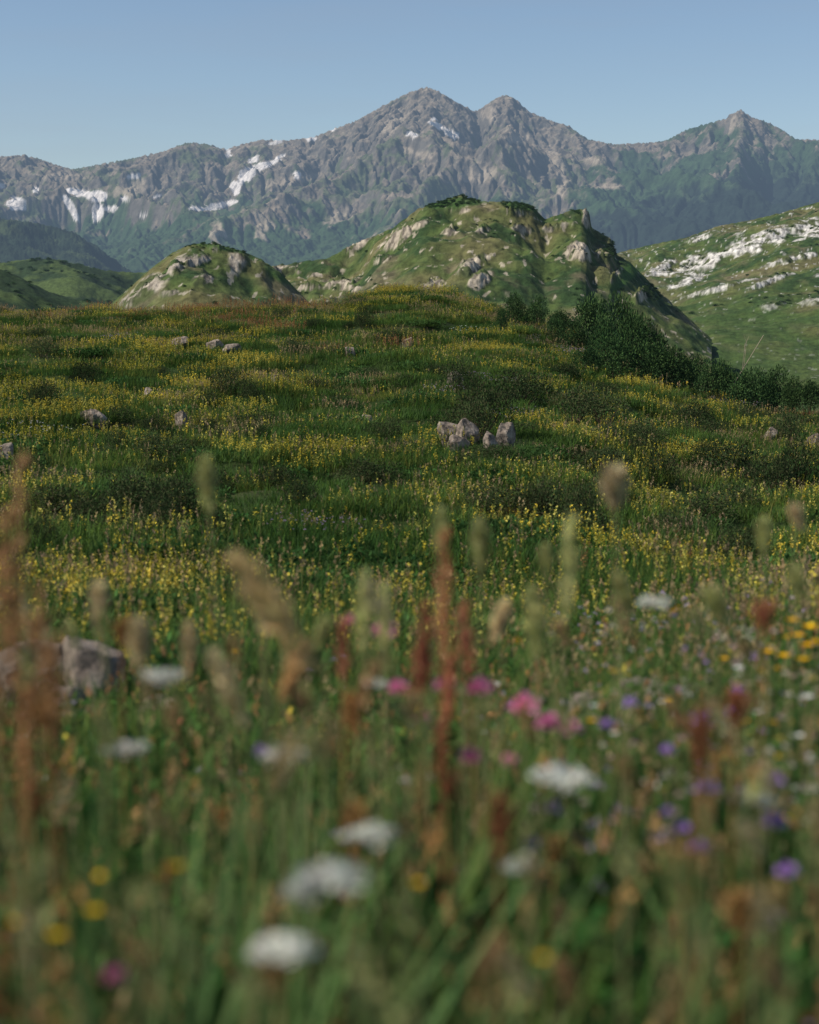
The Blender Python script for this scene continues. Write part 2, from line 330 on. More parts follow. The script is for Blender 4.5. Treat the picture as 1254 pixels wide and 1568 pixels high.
# ---------------------------------------------------------------- plant builder
R=random.Random(5)
class PB:
    def __init__(s): s.v=[];s.f=[];s.c=[];s.o=(0,0,0)
    def add(s,vs,fs,cs):
        o=len(s.v); ox,oy,oz=s.o
        s.v+= [(v[0]+ox,v[1]+oy,v[2]+oz) for v in vs] if s.o!=(0,0,0) else vs
        s.f+=[tuple(i+o for i in f) for f in fs]; s.c+=cs
    def blade(s,b,az,L,w,lean,curve,c0,c1,seg=3,tw=None):
        hx,hy=math.cos(az),math.sin(az); tw=az+math.pi/2+(R.uniform(-.7,.7) if tw is None else tw)
        sx,sy=math.cos(tw),math.sin(tw); vs=[];fs=[];cs=[]
        for i in range(seg+1):
            q=i/seg; r=(lean*q+curve*q*q)*L; z=(q-.35*curve*q*q)*L
            x=b[0]+hx*r;y=b[1]+hy*r;zz=b[2]+z
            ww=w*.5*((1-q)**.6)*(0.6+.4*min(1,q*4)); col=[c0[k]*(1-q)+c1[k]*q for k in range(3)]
            if i==seg: vs.append((x,y,zz)); cs.append(col)
            else: vs+= [(x-sx*ww,y-sy*ww,zz),(x+sx*ww,y+sy*ww,zz)]; cs+=[col,col]
        for i in range(seg-1): fs.append((2*i,2*i+1,2*i+3,2*i+2))
        fs.append((2*seg-2,2*seg-1,2*seg)); s.add(vs,fs,cs)
    def leaf(s,p,d,L,w,c,up=None):
        d=Vector(d).normalized(); r=d.cross(Vector((R.uniform(-1,1),R.uniform(-1,1),R.uniform(-1,1))) if up is None else Vector(up))
        if r.length<1e-4: r=Vector((1,0,0))
        r.normalize(); p=Vector(p); k=R.uniform(.75,1.2); c=[x*k for x in c]
        s.add([tuple(p),tuple(p+d*L*.45+r*w*.5),tuple(p+d*L),tuple(p+d*L*.45-r*w*.5)],[(0,1,2,3)],[c]*4)
    def stem(s,p,q,r,c,r2=None):
        p=Vector(p);q=Vector(q);d=(q-p).normalized(); u=d.orthogonal().normalized(); v=d.cross(u); r2=r if r2 is None else r2
        vs=[];
        for (o,rr) in ((p,r),(q,r2)):
            for k in range(3):
                t=k*2.0944; vs.append(tuple(o+(u*math.cos(t)+v*math.sin(t))*rr))
        s.add(vs,[(0,1,4,3),(1,2,5,4),(2,0,3,5)],[c]*6)
    def curve_stem(s,b,h,az,lean,r,c,n=4):
        pts=[]
        for i in range(n+1):
            q=i/n; pts.append(Vector((b[0]+math.cos(az)*lean*h*q*q,b[1]+math.sin(az)*lean*h*q*q,b[2]+h*q)))
        for i in range(n): s.stem(pts[i],pts[i+1],r*(1-.4*i/n),c)
        return pts
    def mesh(s,name,mat):
        me=bpy.data.meshes.new(name); me.from_pydata(s.v,[],s.f); me.update()
        at=me.attributes.new("Col","FLOAT_COLOR","POINT")
        c=np.ones((len(s.v),4),np.float32); c[:,:3]=np.array(s.c); at.data.foreach_set("color",c.reshape(-1)); me.materials.append(mat)
        return me
def rdir(zmin=-1):
    while True:
        v=Vector((R.gauss(0,1),R.gauss(0,1),R.gauss(0,1))).normalized()
        if v.z>=zmin: return v
def jit(c,k=.2):
    m=R.uniform(1-k,1+k); return [x*m*R.uniform(.93,1.07) for x in c]
GREEN=[(.066,.136,.026),(.090,.160,.034),(.046,.100,.028),(.080,.140,.048)]
YG=[(.135,.175,.038),(.165,.182,.046)]
TAN=(.42,.32,.16); RUST=(.36,.14,.075); YEL=(.62,.52,.08); WHT=(.74,.74,.68); PNK=(.74,.26,.46); PUR=(.46,.28,.66); ORA=(.48,.26,.10)
def tuft(pb,n,rad,h0,h1,w,cols,b=(0,0,0)):
    for i in range(n):
        az=R.uniform(0,6.283); r=rad*math.sqrt(R.random()); c=jit(R.choice(cols)); 
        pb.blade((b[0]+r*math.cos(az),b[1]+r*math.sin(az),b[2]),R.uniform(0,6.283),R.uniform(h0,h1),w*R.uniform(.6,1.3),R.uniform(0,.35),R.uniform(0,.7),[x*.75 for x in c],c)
def panicle(pb,top,d,L,r,c,n):
    d=Vector(d).normalized()
    for i in range(n):
        q=R.random(); p=Vector(top)-d*L*q; rr=r*math.sin(math.pi*min(1,.12+q*.85))
        o=rdir(); pb.leaf(p+o*rr*.5,(o*.7+d).normalized(),rr*1.5+.006,.006+rr*.5,jit(c,.3))
def umbel(pb,top,R0,n,c,fl=.006,stemc=(.09,.14,.04)):
    top=Vector(top)
    for i in range(n):
        az=i*2.39996; rr=R0*math.sqrt((i+.5)/n)*R.uniform(.85,1.12); q=top+Vector((math.cos(az)*rr,math.sin(az)*rr,R0*.22*(1-(rr/R0)**2)+R.uniform(-.004,.004)))
        if i%2==0: pb.stem(top-Vector((0,0,R0*.7)),q,R0*.012,stemc)
        for k in range(6):
            o=rdir(0); pb.leaf(q+Vector((R.uniform(-1,1),R.uniform(-1,1),0))*R0*.12,(o.x,o.y,o.z*.35),fl*1.6,fl*1.5,jit(c,.12))
def fuzz(pb,p,r,c,n=50,flat=.8):
    p=Vector(p)
    for i in range(n):
        o=rdir(-.35); o.z*=flat; pb.leaf(p+o*r*.25,o,r*R.uniform(.7,1),r*.38,jit(c,.25))
def buttercup(pb,p,r,c,n=5):
    for k in range(n):
        a=k*6.283/n; pb.leaf(p,(math.cos(a),math.sin(a),.45),r,r*(1.1 if n<8 else .4),jit(c,.08),up=(0,0,1))
    if n>8: fuzz(pb,p,r*.35,(.6,.38,.03),10)
def leaves_up(pb,h,b,n,L,c):
    for i in range(n):
        o=rdir(-.1); o.z=abs(o.z)*.6+.2; pb.leaf((b[0],b[1],b[2]+h*R.random()),o,L*R.uniform(.6,1.2),L*.28,jit(c))
def near(b,r): return (b[0]+R.uniform(-r,r),b[1]+R.uniform(-r,r),0)
def C_yel(pb,b,s=1):
    h=R.uniform(.16,.30)*s; pts=pb.curve_stem(b,h,R.uniform(0,6.28),.12,.002,(.12,.15,.04),2); leaves_up(pb,h*.6,b,5,.035,(.10,.15,.035))
    yc=R.choice([YEL,(.54,.50,.12),(.66,.52,.06)])
    for q in range(14):
        z=R.uniform(.55,1.02); o=rdir(0); p=pts[0].lerp(pts[-1],z); p.z=h*z; pb.leaf((p.x,p.y,p.z),o,.023,.015,yc if R.random()<.66 else (.16,.20,.05))
def C_dry(pb,b,s=1):
    pts=pb.curve_stem(b,R.uniform(.20,.34)*s,R.uniform(0,6.28),.2,.0016,(.20,.18,.08),2); panicle(pb,pts[-1],pts[-1]-pts[-2],.07,.010,R.choice([TAN,(.28,.21,.13)]),9)
def C_wht(pb,b,s=1):
    pts=pb.curve_stem(b,R.uniform(.18,.30)*s,R.uniform(0,6.28),.15,.0016,(.09,.13,.04),2); umbel(pb,pts[-1],.014,4,WHT,.005)
def C_pur(pb,b,s=1):
    pts=pb.curve_stem(b,R.uniform(.18,.30)*s,R.uniform(0,6.28),.15,.0016,(.09,.13,.04),2); fuzz(pb,pts[-1],.014,(.42,.34,.48),12)
def C_rust(pb,b,s=1):
    h=R.uniform(.24,.44)*s; pts=pb.curve_stem(b,h,R.uniform(0,6.28),.1,.002,(.20,.11,.05),2)
    for q in range(20):
        z=R.uniform(.5,1.0); o=rdir(-.2); p=Vector((lerp(b[0],pts[-1].x,z*z),lerp(b[1],pts[-1].y,z*z),h*z)); pb.leaf(p+o*.012*(1.3-z),o,.016,.012,jit(R.choice([RUST,ORA,(.24,.13,.06)]),.3))
def C_herb(pb,b,s=1,r=.13,n=70,c=(.048,.110,.032)):
    for k in range(n):
        o=rdir(.0); pb.leaf((b[0]+o.x*r,b[1]+o.y*r,(.02+.10*o.z+R.uniform(-.02,.03))*s),(o.x,o.y,.4),R.uniform(.035,.06),R.uniform(.02,.035),jit(c,.35))
protos=bpy.data.collections.new("meadow_plant_types"); names=[]
def proto(coll,lst,name,pb,mat):
    ob=bpy.data.objects.new("%02d_%s"%(len(lst),name),pb.mesh(name,mat)); coll.objects.link(ob); lst.append(name)
G={}
def grp(k): G.setdefault(k,[]).append(len(names))
MIX={'g':(GREEN,[]),'yg':(GREEN[:2]+YG,[(C_yel,1),(C_dry,1)]),'dry':(GREEN[:2]+[(.18,.17,.07)],[(C_dry,5)]),'herb':(GREEN[2:],[(C_herb,1)]),
     'yel':(GREEN+YG[:1],[(C_yel,5)]),'wht':(GREEN,[(C_wht,3),(C_yel,1)]),'pur':(GREEN,[(C_pur,4),(C_dry,1)]),'rust':(GREEN+YG[:1],[(C_rust,3),(C_dry,1)])}
for key,(cols,comp) in MIX.items():
    for i in range(2):
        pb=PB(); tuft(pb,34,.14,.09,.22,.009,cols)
        for fn,n in comp:
            for k in range(n): fn(pb,near((0,0),.12) if fn is not C_herb else (0,0,0))
        grp(key); proto(protos,names,key+"_tuft",pb,M_PLANT)
    for i in range(3):
        pb=PB()
        for k in range(16):
            az=R.uniform(0,6.283); r=.5*math.sqrt((k+.5)/16); b=(r*math.cos(k*2.4),r*math.sin(k*2.4),0); hh=R.uniform(.5,1.45)
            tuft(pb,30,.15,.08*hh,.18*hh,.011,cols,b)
            for fn,n in comp:
                m=n*.75; m=int(m)+(R.random()<m-int(m))
                for q in range(m): fn(pb,near(b,.13) if fn is not C_herb else b)
        grp(key+'P'); proto(protos,names,key+"_patch",pb,M_PLANT)
for i in range(5):
    pb=PB(); tuft(pb,36,.10,.22,.44,.010,[(.075,.165,.032),(.105,.195,.042),(.055,.120,.036),(.16,.21,.05),(.09,.165,.06)],); grp('tall'); proto(protos,names,"tall_grass",pb,M_PLANT)
for i in range(6):
    pb=PB(); tuft(pb,18,.08,.22,.38,.009,GREEN+[(.26,.22,.10)])
    for k in range(3):
        b=(R.uniform(-.09,.09),R.uniform(-.09,.09),0); pts=pb.curve_stem(b,R.uniform(.32,.52),R.uniform(0,6.28),.22,.0013,(.24,.22,.10),4)
        panicle(pb,pts[-1],pts[-1]-pts[-2],R.uniform(.04,.09),R.uniform(.005,.010),R.choice([TAN,ORA,(.50,.38,.22),(.26,.30,.12),(.32,.34,.14),(.50,.30,.14)]),26)
    grp('tallhead'); proto(protos,names,"tall_seeding_grass",pb,M_PLANT)
for i in range(3):
    pb=PB()
    for k in range(70):
        o=rdir(.0); pb.leaf((o.x*.09,o.y*.09,R.uniform(.03,.32)),(o.x,o.y,R.uniform(0,.9)),R.uniform(.04,.09),R.uniform(.015,.035),jit((.045,.110,.028),.45))
    grp('tallherb'); proto(protos,names,"tall_leafy_herb",pb,M_PLANT)

def scatter(name,coll,pts,rot,scl,idx):
    me=bpy.data.meshes.new(name); n=len(pts); me.vertices.add(n); me.vertices.foreach_set("co",np.asarray(pts,np.float32).reshape(-1))
    for nm,ty,dat,f in (("rot",'FLOAT_VECTOR',rot,"vector"),("scl",'FLOAT_VECTOR',scl,"vector"),("idx",'INT',idx,"value")):
        at=me.attributes.new(nm,ty,'POINT'); at.data.foreach_set(f,np.asarray(dat,np.int32 if ty=='INT' else np.float32).reshape(-1))
    me.update(); ob=link(bpy.data.objects.new(name,me))
    ng=bpy.data.node_groups.new(name+"_scatter",'GeometryNodeTree')
    ng.interface.new_socket("Geometry",in_out='INPUT',socket_type='NodeSocketGeometry'); ng.interface.new_socket("Geometry",in_out='OUTPUT',socket_type='NodeSocketGeometry')
    N=ng.nodes;L=ng.links; gin=N.new('NodeGroupInput'); go=N.new('NodeGroupOutput')
    ci=N.new('GeometryNodeCollectionInfo'); ci.inputs['Collection'].default_value=coll; ci.inputs['Separate Children'].default_value=True; ci.inputs['Reset Children'].default_value=True
    ip=N.new('GeometryNodeInstanceOnPoints'); ip.inputs['Pick Instance'].default_value=True
    def na_(nm,ty):
        a=N.new('GeometryNodeInputNamedAttribute'); a.data_type=ty; a.inputs['Name'].default_value=nm; return a.outputs['Attribute']
    L.new(gin.outputs[0],ip.inputs['Points']); L.new(ci.outputs[0],ip.inputs['Instance']); L.new(na_('idx','INT'),ip.inputs['Instance Index'])
    L.new(na_('rot','FLOAT_VECTOR'),ip.inputs['Rotation']); L.new(na_('scl','FLOAT_VECTOR'),ip.inputs['Scale'])
    L.new(ip.outputs[0],go.inputs[0])
    md=ob.modifiers.new("scatter",'NODES'); md.node_group=ng
    return ob
def choose(keys,W):
    W=np.clip(W,0,None); cs=np.cumsum(W,1); r=rng.random(len(W))*cs[:,-1]; k=(cs<r[:,None]).sum(1)
    out=np.zeros(len(W),int)
    for i,key in enumerate(keys):
        m=k==i; out[m]=rng.choice(G[key],m.sum())
    return out,k

# ---------------------------------------------------------------- shrubs and rocks
shr=bpy.data.collections.new("shrub_types"); sn=[]
def bushproto(n,rx,rz,L,cols,lobes):
    pb=PB(); cen=[]
    for i in range(lobes):
        o=rdir(0); cen.append((Vector((o.x*rx*.6,o.y*rx*.6,rz*(.25+.55*abs(o.z)))),R.uniform(.3,.5)))
        c0=cen[-1][0]; pb.stem((c0.x*.15,c0.y*.15,0),c0,.02*rx,(.06,.045,.03),.006*rx)
    for i in range(n):
        c0,r=R.choice(cen); o=rdir(-.5); q=R.uniform(.55,1.12) ; p=c0+Vector((o.x*rx*r,o.y*rx*r,o.z*rz*r*.9))*q
        if p.z<0.02: continue
        pb.leaf(p,(o+rdir()*.6).normalized(),L*R.uniform(.7,1.3),L*.55,jit(R.choice(cols),.35))
    return pb
DK=[(.040,.082,.028),(.060,.112,.036),(.028,.058,.024)]
for i in range(4): proto(shr,sn,"bush",bushproto(3200,1,1,.075,DK,14),M_SHRUB)
for i in range(3): proto(shr,sn,"low_shrub",bushproto(2600,1,.8,.06,[(.036,.058,.022),(.062,.066,.032),(.042,.074,.028)],16),M_SHRUB)
foot=[]
def place_shrubs(name,lst):
    p=[];r=[];s=[];ii=[]
    for (X,Y,Z,sx,sz,kind) in lst:
        p.append((X,Y,Z)); r.append((0,0,R.uniform(0,6.28))); s.append((sx,sx,sz)); ii.append(R.randrange(4) if kind==0 else 4+R.randrange(3))
    scatter(name,shr,p,r,s,ii)
L=[]
def at(px_,top,bot,wpx,kind=0,off=.12):
    X,Y,Z=gi(px_,bot,off=off)
    h=(bot-top)/F*Y+off; w=wpx/F*Y/2; L.append((X,Y+w*.5,Z-.05*h,w,h*(1.1 if kind==0 else 1.3),kind))
    if kind==1: foot.append((X,Y+w*.2,w*.85))
for (p_,t_,b_,w_) in [(790,460,498,45),(825,464,500,45),(770,478,503,30),(860,483,512,50),(905,470,540,75),(950,476,560,95),(990,486,560,85),(1030,464,512,60),(1040,496,545,75),(940,520,575,80),(1000,530,580,85),(880,500,535,55),(1070,528,575,65),(925,500,560,60),(965,500,570,70),(850,490,522,40),(900,540,572,55),(1050,550,590,60)]:
    at(p_,t_,b_,w_,0)
for (p_,t_,b_,w_) in [(1110,546,595,60),(1150,552,605,75),(1190,562,615,70),(1170,558,600,50),(1240,594,635,60),(1090,550,600,60),(1130,568,612,60),(1215,588,630,50),(1175,585,628,60)]:
    at(p_,t_,b_,w_,0)
place_shrubs("alder_thicket",L); L=[]
for (p_,t_,b_,w_) in [(215,726,780,125),(262,736,790,100),(185,736,770,75),(240,760,802,80),(740,584,652,100),(800,566,614,105),(880,592,640,95),(930,600,644,85),(730,614,662,75),(850,734,797,95),(890,740,806,80),(820,748,792,60),(1130,682,737,115),(1180,698,757,90),(1090,674,714,70),(1230,680,737,80),(350,562,604,65),(385,582,614,45),(1010,693,740,70),(1210,634,674,70),(700,554,594,60),(330,782,817,60),(60,794,822,60),(560,478,500,40),(460,734,768,60),(130,556,584,60),(60,586,617,60),(990,646,678,80),(1060,616,652,80),(600,503,527,60),(450,518,542,50),(60,518,542,60)]:
    at(p_,t_,b_,w_,1,.12)
for i in range(210):
    y_=R.uniform(16,62); x_=R.uniform(-.27,.27)*y_
    if float(fbm(np.array([x_/5]),np.array([y_/6]),3,141)[0])<-.02 and R.random()<.75: continue
    r_=R.uniform(.20,.58); L.append((x_,y_,float(ground(x_,y_))-.03,r_,R.uniform(.28,.50),1)); foot.append((x_,y_-r_*.1,r_*.7))
place_shrubs("low_juniper_shrubs",L)
def hill_shrubs(name,T,n,mask,s0,s1):
    X,Y,Z,px_,py_,C=T; m=mask(px_,py_,X,Y).reshape(-1); m=np.clip(m,0,None); 
    k=rng.choice(len(m),n,p=m/m.sum()); lst=[]
    for i in k: s_=R.uniform(s0,s1); lst.append((X.flat[i],Y.flat[i],Z.flat[i]-.25*s_,s_*1.2,s_*R.uniform(.6,1.),0))
    place_shrubs(name,lst)
def front(py_): 
    return (py_<=np.minimum.accumulate(py_,axis=0)+1.5)
hill_shrubs("hilltop_shrubs",XB,620,lambda p,q,X,Y:(blobmask(p,q,[(690,308,52,9,-5),(800,316,32,8,8),(880,324,8,5,0),(940,380,10,20,50),(1000,445,16,16,45)])>.5)*front(q)*1.+.03*(fbm(X/15,Y/15,3,9)>.10)*front(q),.25,.65)
hill_shrubs("knoll_shrubs",XA,140,lambda p,q,X,Y:front(q)*((blobmask(p,q,[(330,380,50,7,5)])>.5)*1.+.08*(fbm(X/10,Y/10,3,9)>.1)),.16,.42)
hill_shrubs("limestone_hill_shrubs",XC,260,lambda p,q,X,Y:front(q)*((fbm(X/40,Y/40,4,19)>.22)*(q<470)*1.+.01),.3,1.0)
hill_shrubs("pasture_trees",XD,800,lambda p,q,X,Y:front(q)*(1.*(fbm(X/60,Y/60,3,29)>.1)+.1),1.0,2.2)
hill_shrubs("low_hill_shrubs",XE,160,lambda p,q,X,Y:front(q)*(1.*(fbm(X/30,Y/30,3,39)>.0)+.1),.6,1.2)

def rock_mat():
    m=bpy.data.materials.new("weathered_rock"); m.use_nodes=True; nt=m.node_tree; N=nt.nodes;Lk=nt.links; b=N['Principled BSDF']; b.inputs['Roughness'].default_value=.9
    tc=N.new('ShaderNodeTexCoord'); nz=N.new('ShaderNodeTexNoise'); nz.inputs['Scale'].default_value=7; nz.inputs['Detail'].default_value=9; nz.inputs['Roughness'].default_value=.68; Lk.new(tc.outputs['Object'],nz.inputs['Vector'])
    cr=N.new('ShaderNodeValToRGB'); e=cr.color_ramp.elements; e[0].position=.38; e[0].color=(.05,.045,.038,1); e[1].position=.66; e[1].color=(.40,.345,.28,1); x_=cr.color_ramp.elements.new(.50); x_.color=(.24,.19,.15,1)
    Lk.new(nz.outputs['Fac'],cr.inputs[0]); Lk.new(cr.outputs[0],b.inputs['Base Color'])
    bp=N.new('ShaderNodeBump'); bp.inputs['Distance'].default_value=.05; bp.inputs['Strength'].default_value=1; Lk.new(nz.outputs['Fac'],bp.inputs['Height']); Lk.new(bp.outputs[0],b.inputs['Normal'])
    return m
M_ROCK=rock_mat()
import bmesh
def rock(px_,py_,wpx,hpx,d=None,seed=0):
    off=.14
    if d is None: X,Y,Z=gi(px_,py_+hpx*.5,off=off)
    else: a_=ae(px_,py_)[0]; X,Y=a_*d,d; Z=float(ground(X,Y))
    ztop=ae(px_,py_-hpx*.5-(3 if d is None else 0))[1]*Y
    h=max(ztop-Z,.1); w=max(wpx*(1.15 if d is None else 1)/F*Y/2,h*.5); foot.append((X,Y-w*.1,w*.85)); foot.append((X,Y-w*1.1,w*.65)); 
    if d is None: foot.append((X,Y-w*1.1-.45,w*.6))
    rr=random.Random(seed*31+int(px_)); bm=bmesh.new(); bmesh.ops.create_icosphere(bm,subdivisions=4,radius=1)
    pls=[(Vector((rr.gauss(0,1),rr.gauss(0,1),rr.gauss(0,1))).normalized(),rr.uniform(.5,.95)) for i in range(13)]
    pls.append((Vector((rr.uniform(-.3,.3),rr.uniform(-.3,.3),1)).normalized(),.6))
    for v in bm.verts:
        d_=v.co.normalized(); r_=1.05
        for n_,k_ in pls:
            q=n_.dot(d_)
            if q>.05: r_=min(r_,k_/q)
        v.co=d_*r_
    co=np.array([v.co for v in bm.verts]); nn=fbm(co[:,0]*2+co[:,2]*1.3+seed,co[:,1]*2-co[:,2]+px_,5,7)
    for v,n_ in zip(bm.verts,nn): v.co*=1+.16*n_
    zm=max(v.co.z for v in bm.verts); 
    for v in bm.verts: v.co.x*=w; v.co.y*=w*.8; v.co.z=v.co.z/zm*h*.6
    me=bpy.data.meshes.new("rock"); bm.to_mesh(me); bm.free(); me.materials.append(M_ROCK)
    ob=bpy.data.objects.new("rock",me); ob.location=(X,Y,Z+h*.4); ob.rotation_euler=(rr.uniform(-.1,.1),rr.uniform(-.1,.1),0); link(ob)
for i,(a_,b_,w_,h_,d_) in enumerate([(688,658,24,22,None),(713,655,22,24,None),(702,673,30,10,None),(750,672,20,16,None),(772,662,20,24,None),(694,577,26,11,None),(142,634,36,11,None),(278,522,26,9,None),(330,526,24,8,None),(352,532,30,8,None),(535,538,20,8,None),(277,636,15,10,None),(4,690,30,22,None),(1245,674,24,16,None),(625,522,14,6,None),(420,580,14,6,None),(1180,660,18,7,None),(225,600,16,7,None),(560,640,12,6,None),
    (142,1012,96,70,6.3),(50,1000,100,44,6.8),(5,1040,110,90,6.0),(105,1078,90,56,5.9),(235,1083,80,40,6.0),(65,1050,90,60,6.5),(985,1052,130,30,5.6),(900,1075,66,26,5.4),(1060,1062,60,22,5.8)]):
    rock(a_,b_,w_,h_,d_,i)
foot=np.array(foot)
def clear(x,y,k=1.):
    m=np.ones(len(x),bool)
    for fx,fy,fr in foot: m&=((x-fx)**2+(y-fy)**2)>(fr*k)**2
    return m

# ---------------------------------------------------------------- mid meadow
def wedge(n,d0,d1,dens):
    ds=np.linspace(d0,d1,500); pdf=ds*dens(ds)+.001; cdf=np.cumsum(pdf); cdf/=cdf[-1]
    d=np.interp(rng.random(n),cdf,ds); a=rng.uniform(-.32,.32,n); return a*d,d
def blobs(x,y,lst):
    m=np.zeros_like(x)
    for (px_,py_,rpx,rd) in lst:
        X0,Y0,_=gi(px_,py_); rx=rpx/F*Y0
        m+=np.exp(-((x-X0)/rx)**2-((y-Y0)/rd)**2)
    return m
def meadow(name,n,d0,d1,dens,suffix,sc0,ck):
    x,y=wedge(n,d0,d1,dens); k_=clear(x,y,ck); x=x[k_]; y=y[k_]; n=len(x)
    yel=sstep(.08,.34,fbm(x/4.5,y/4,4,201)+.55*fbm(x/1.6,y/1.6,3,203))*.75*sstep(11,22,y)+.01+.50*blobs(x,y,[(110,680,120,4),(200,570,120,6),(350,600,100,5),(900,610,80,3),(1000,705,110,2.5),(760,800,60,1.2),(220,910,130,1.5),(640,450,130,5),(1000,600,80,4),(80,640,80,5)])-.9*blobs(x,y,[(620,610,120,5),(470,890,110,2),(500,760,160,3),(640,910,110,2.5),(850,900,160,2)])
    rus=sstep(.2,.5,fbm(x/4,y/6,4,301))*.12+.85*blobs(x,y,[(380,472,130,5),(120,475,200,5),(1000,850,60,.8),(920,830,40,.8),(1180,620,80,6),(450,465,60,5)])
    dry=sstep(-.1,.4,fbm(x/5,y/6,4,401))*.5*sstep(9,18,y)+.5*sstep(48,60,y)+.4*sstep(12,7,y)*sstep(.02,.2,x/y)
    wh=sstep(.2,.5,fbm(x/3,y/4,4,501))*.10+.10*blobs(x,y,[(60,690,60,3),(150,820,90,1.5)])
    pu=sstep(.15,.5,fbm(x/3,y/4,4,601))*.15+.25*blobs(x,y,[(700,600,120,5),(450,770,80,2),(880,540,100,6),(1100,560,80,6)])
    he=sstep(.0,.3,fbm(x/2.5,y/3.5,4,701))*1.0+1.2*blobs(x,y,[(490,890,70,1.0),(300,850,80,1),(640,910,70,1)])
    ny_=sstep(9,16,y)
    W=np.stack([1.5+0*x,(.10+.24*ny_)+.4*np.clip(yel,0,2),dry*.45,he*.6,np.clip(yel,0,2)*.85,wh*.5,pu*.5,rus*.5],1)
    idx,k=choose([q+suffix for q in ['g','yg','dry','herb','yel','wht','pur','rust']],W)
    z=ground(x,y)-.02; n=len(x)
    s=rng.uniform(.85,1.2,n)*sc0
    hz=np.clip(1+.9*fbm(x/1.6,y/2.4,3,88),.4,1.7)
    rot=np.stack([rng.normal(0,.05,n),rng.normal(0,.05,n),rng.uniform(0,6.283,n)],1)
    return scatter(name,protos,np.stack([x,y,z],1),rot,np.stack([s,s,s*hz],1),idx)
meadow("meadow_grass",8500,13,76,lambda d:1+0*d,'P',1.0,.95)
meadow("meadow_grass",8000,6.5,13.4,lambda d:1+0*d,'',1.0,1.0)

# ---------------------------------------------------------------- foreground mass
N2=3600
x,y=wedge(N2,1.25,8.0,lambda d:1/(.6+d/4)); x=x*1.15; k_=clear(x,y,.8); x=x[k_]; y=y[k_]; N2=len(x)
px=627+F*x/y
q=fbm(x/.5,y/.5,3,801); r2=fbm(x/.9,y/.9,3,811)
right=sstep(850,1100,px)
near_=1-sstep(2.6,4.2,y)
W=np.stack([1.7+.5*(1-right),.30+.45*sstep(-.05,.3,q)+.25*right,.45+.6*sstep(0,.3,r2)+.5*right,.02*(1-near_),.010+0*x,.15*(1-near_)+.3*right*(1-near_),.03+.12*right,.015+.02*sstep(0,.3,q)],1)
idx,k=choose(['tall','tallhead','tallherb','yel','wht','dry','pur','rust'],W)
z=ground(x,y)-.02
s=rng.uniform(.70,1.18,N2)*np.interp(y,[1,2.4,3.4,5,8],[1.0,1.0,.72,.55,.5])
s=np.where(np.isin(k,[0,1,2]),s,s*1.4)
rot=np.stack([rng.normal(0,.16,N2),rng.normal(0,.16,N2),rng.uniform(0,6.283,N2)],1)
scatter("foreground_wildflower_grass",protos,np.stack([x,y,z],1),rot,np.stack([s,s,s],1),idx)

# ---------------------------------------------------------------- individual foreground flowers
def place(px_,py_,d):
    a,e=ae(px_,py_); X,Y,Z=a*d,d,e*d; g=float(ground(X,Y))-.02; return X,Y,g,max(.08,Z-g)
def hero(name,px_,py_,d,fn):
    X,Y,g,h=place(px_,py_,d)
    pb=PB(); ox=R.uniform(-.06,.06)*h/.5; oy=R.uniform(-.05,.05)
    fn(pb,Vector((0,0,h)),Vector((ox,oy,0)),h)
    ob=bpy.data.objects.new(name,pb.mesh(name,M_PLANT)); ob.location=(X,Y,g); link(ob)
def stemto(pb,top,b,r=.0016,c=(.09,.14,.04)):
    n=4; pts=[b.lerp(top,i/n)+Vector((0,0,0)) for i in range(n+1)]
    for i in range(1,n): pts[i]=Vector((lerp(b.x,top.x,(i/n)**.5),lerp(b.y,top.y,(i/n)**.5),pts[i].z))
    for i in range(n): pb.stem(pts[i],pts[i+1],r,c)
    return pts
LG=(.08,.155,.045)
def H_umbel(Rr,n=26):
    def f(pb,t,b,h):
        stemto(pb,t-Vector((0,0,Rr*.7)),b,.002); umbel(pb,t,Rr,n,(.68,.69,.62),.0075*Rr/.03); leaves_up(pb,h*.7,b,10,.07,LG)
    return f
def H_fuzz(r,c):
    def f(pb,t,b,h):
        stemto(pb,t,b,.0014); fuzz(pb,t,r,c,70); leaves_up(pb,h*.8,b,10,.05,LG)
    return f
def H_cup(r,c,n=5):
    def f(pb,t,b,h):
        stemto(pb,t,b,.0011); buttercup(pb,t,r,c,n); leaves_up(pb,h*.7,b,6,.04,LG)
    return f
def H_sorrel(L,c):
    def f(pb,t,b,h):
        pts=stemto(pb,t,b,.002,(.30,.16,.07)); d=(pts[-1]-pts[-2]).normalized()
        for i in range(12):
            q=i/12; p=t-d*L*q; az=i*2.4; ln=.008+.018*q; e=p+Vector((math.cos(az)*ln,math.sin(az)*ln,ln*1.5)); pb.stem(p,e,.0008,(.34,.17,.07))
            for k in range(10): pb.leaf(p.lerp(e,R.random())+rdir()*.004,rdir(),.008,.006,jit(c,.3))
        panicle(pb,t,d,L,.007,c,45)
        leaves_up(pb,h*.5,b,6,.08,LG)
    return f
def H_head(L,r,c,n=120,lean=0):
    def f(pb,t,b,h):
        b=b+Vector((lean,0,0)); pts=stemto(pb,t,b,.0013,(.28,.27,.13)); panicle(pb,t,Vector((-lean*2.2,0,.3)) if lean else (pts[-1]-pts[-2]),L,r,c,n)
    return f
CR=(.66,.55,.32); GH=(.46,.47,.20)
for (a_,b_,d_,r_) in [(1003,925,3.0,.026),(245,1040,2.5,.030),(435,1160,2.2,.028),(862,1195,2.1,.034),(568,1282,1.8,.024),(505,1348,1.5,.030),(466,1366,1.5,.018),(437,1458,1.35,.022),(572,1050,3.0,.022),(1160,1228,2.2,.022),(195,1150,2.3,.026),(800,1325,1.9,.018)]:
    hero("white_umbel_flower",a_,b_,d_,H_umbel(r_))
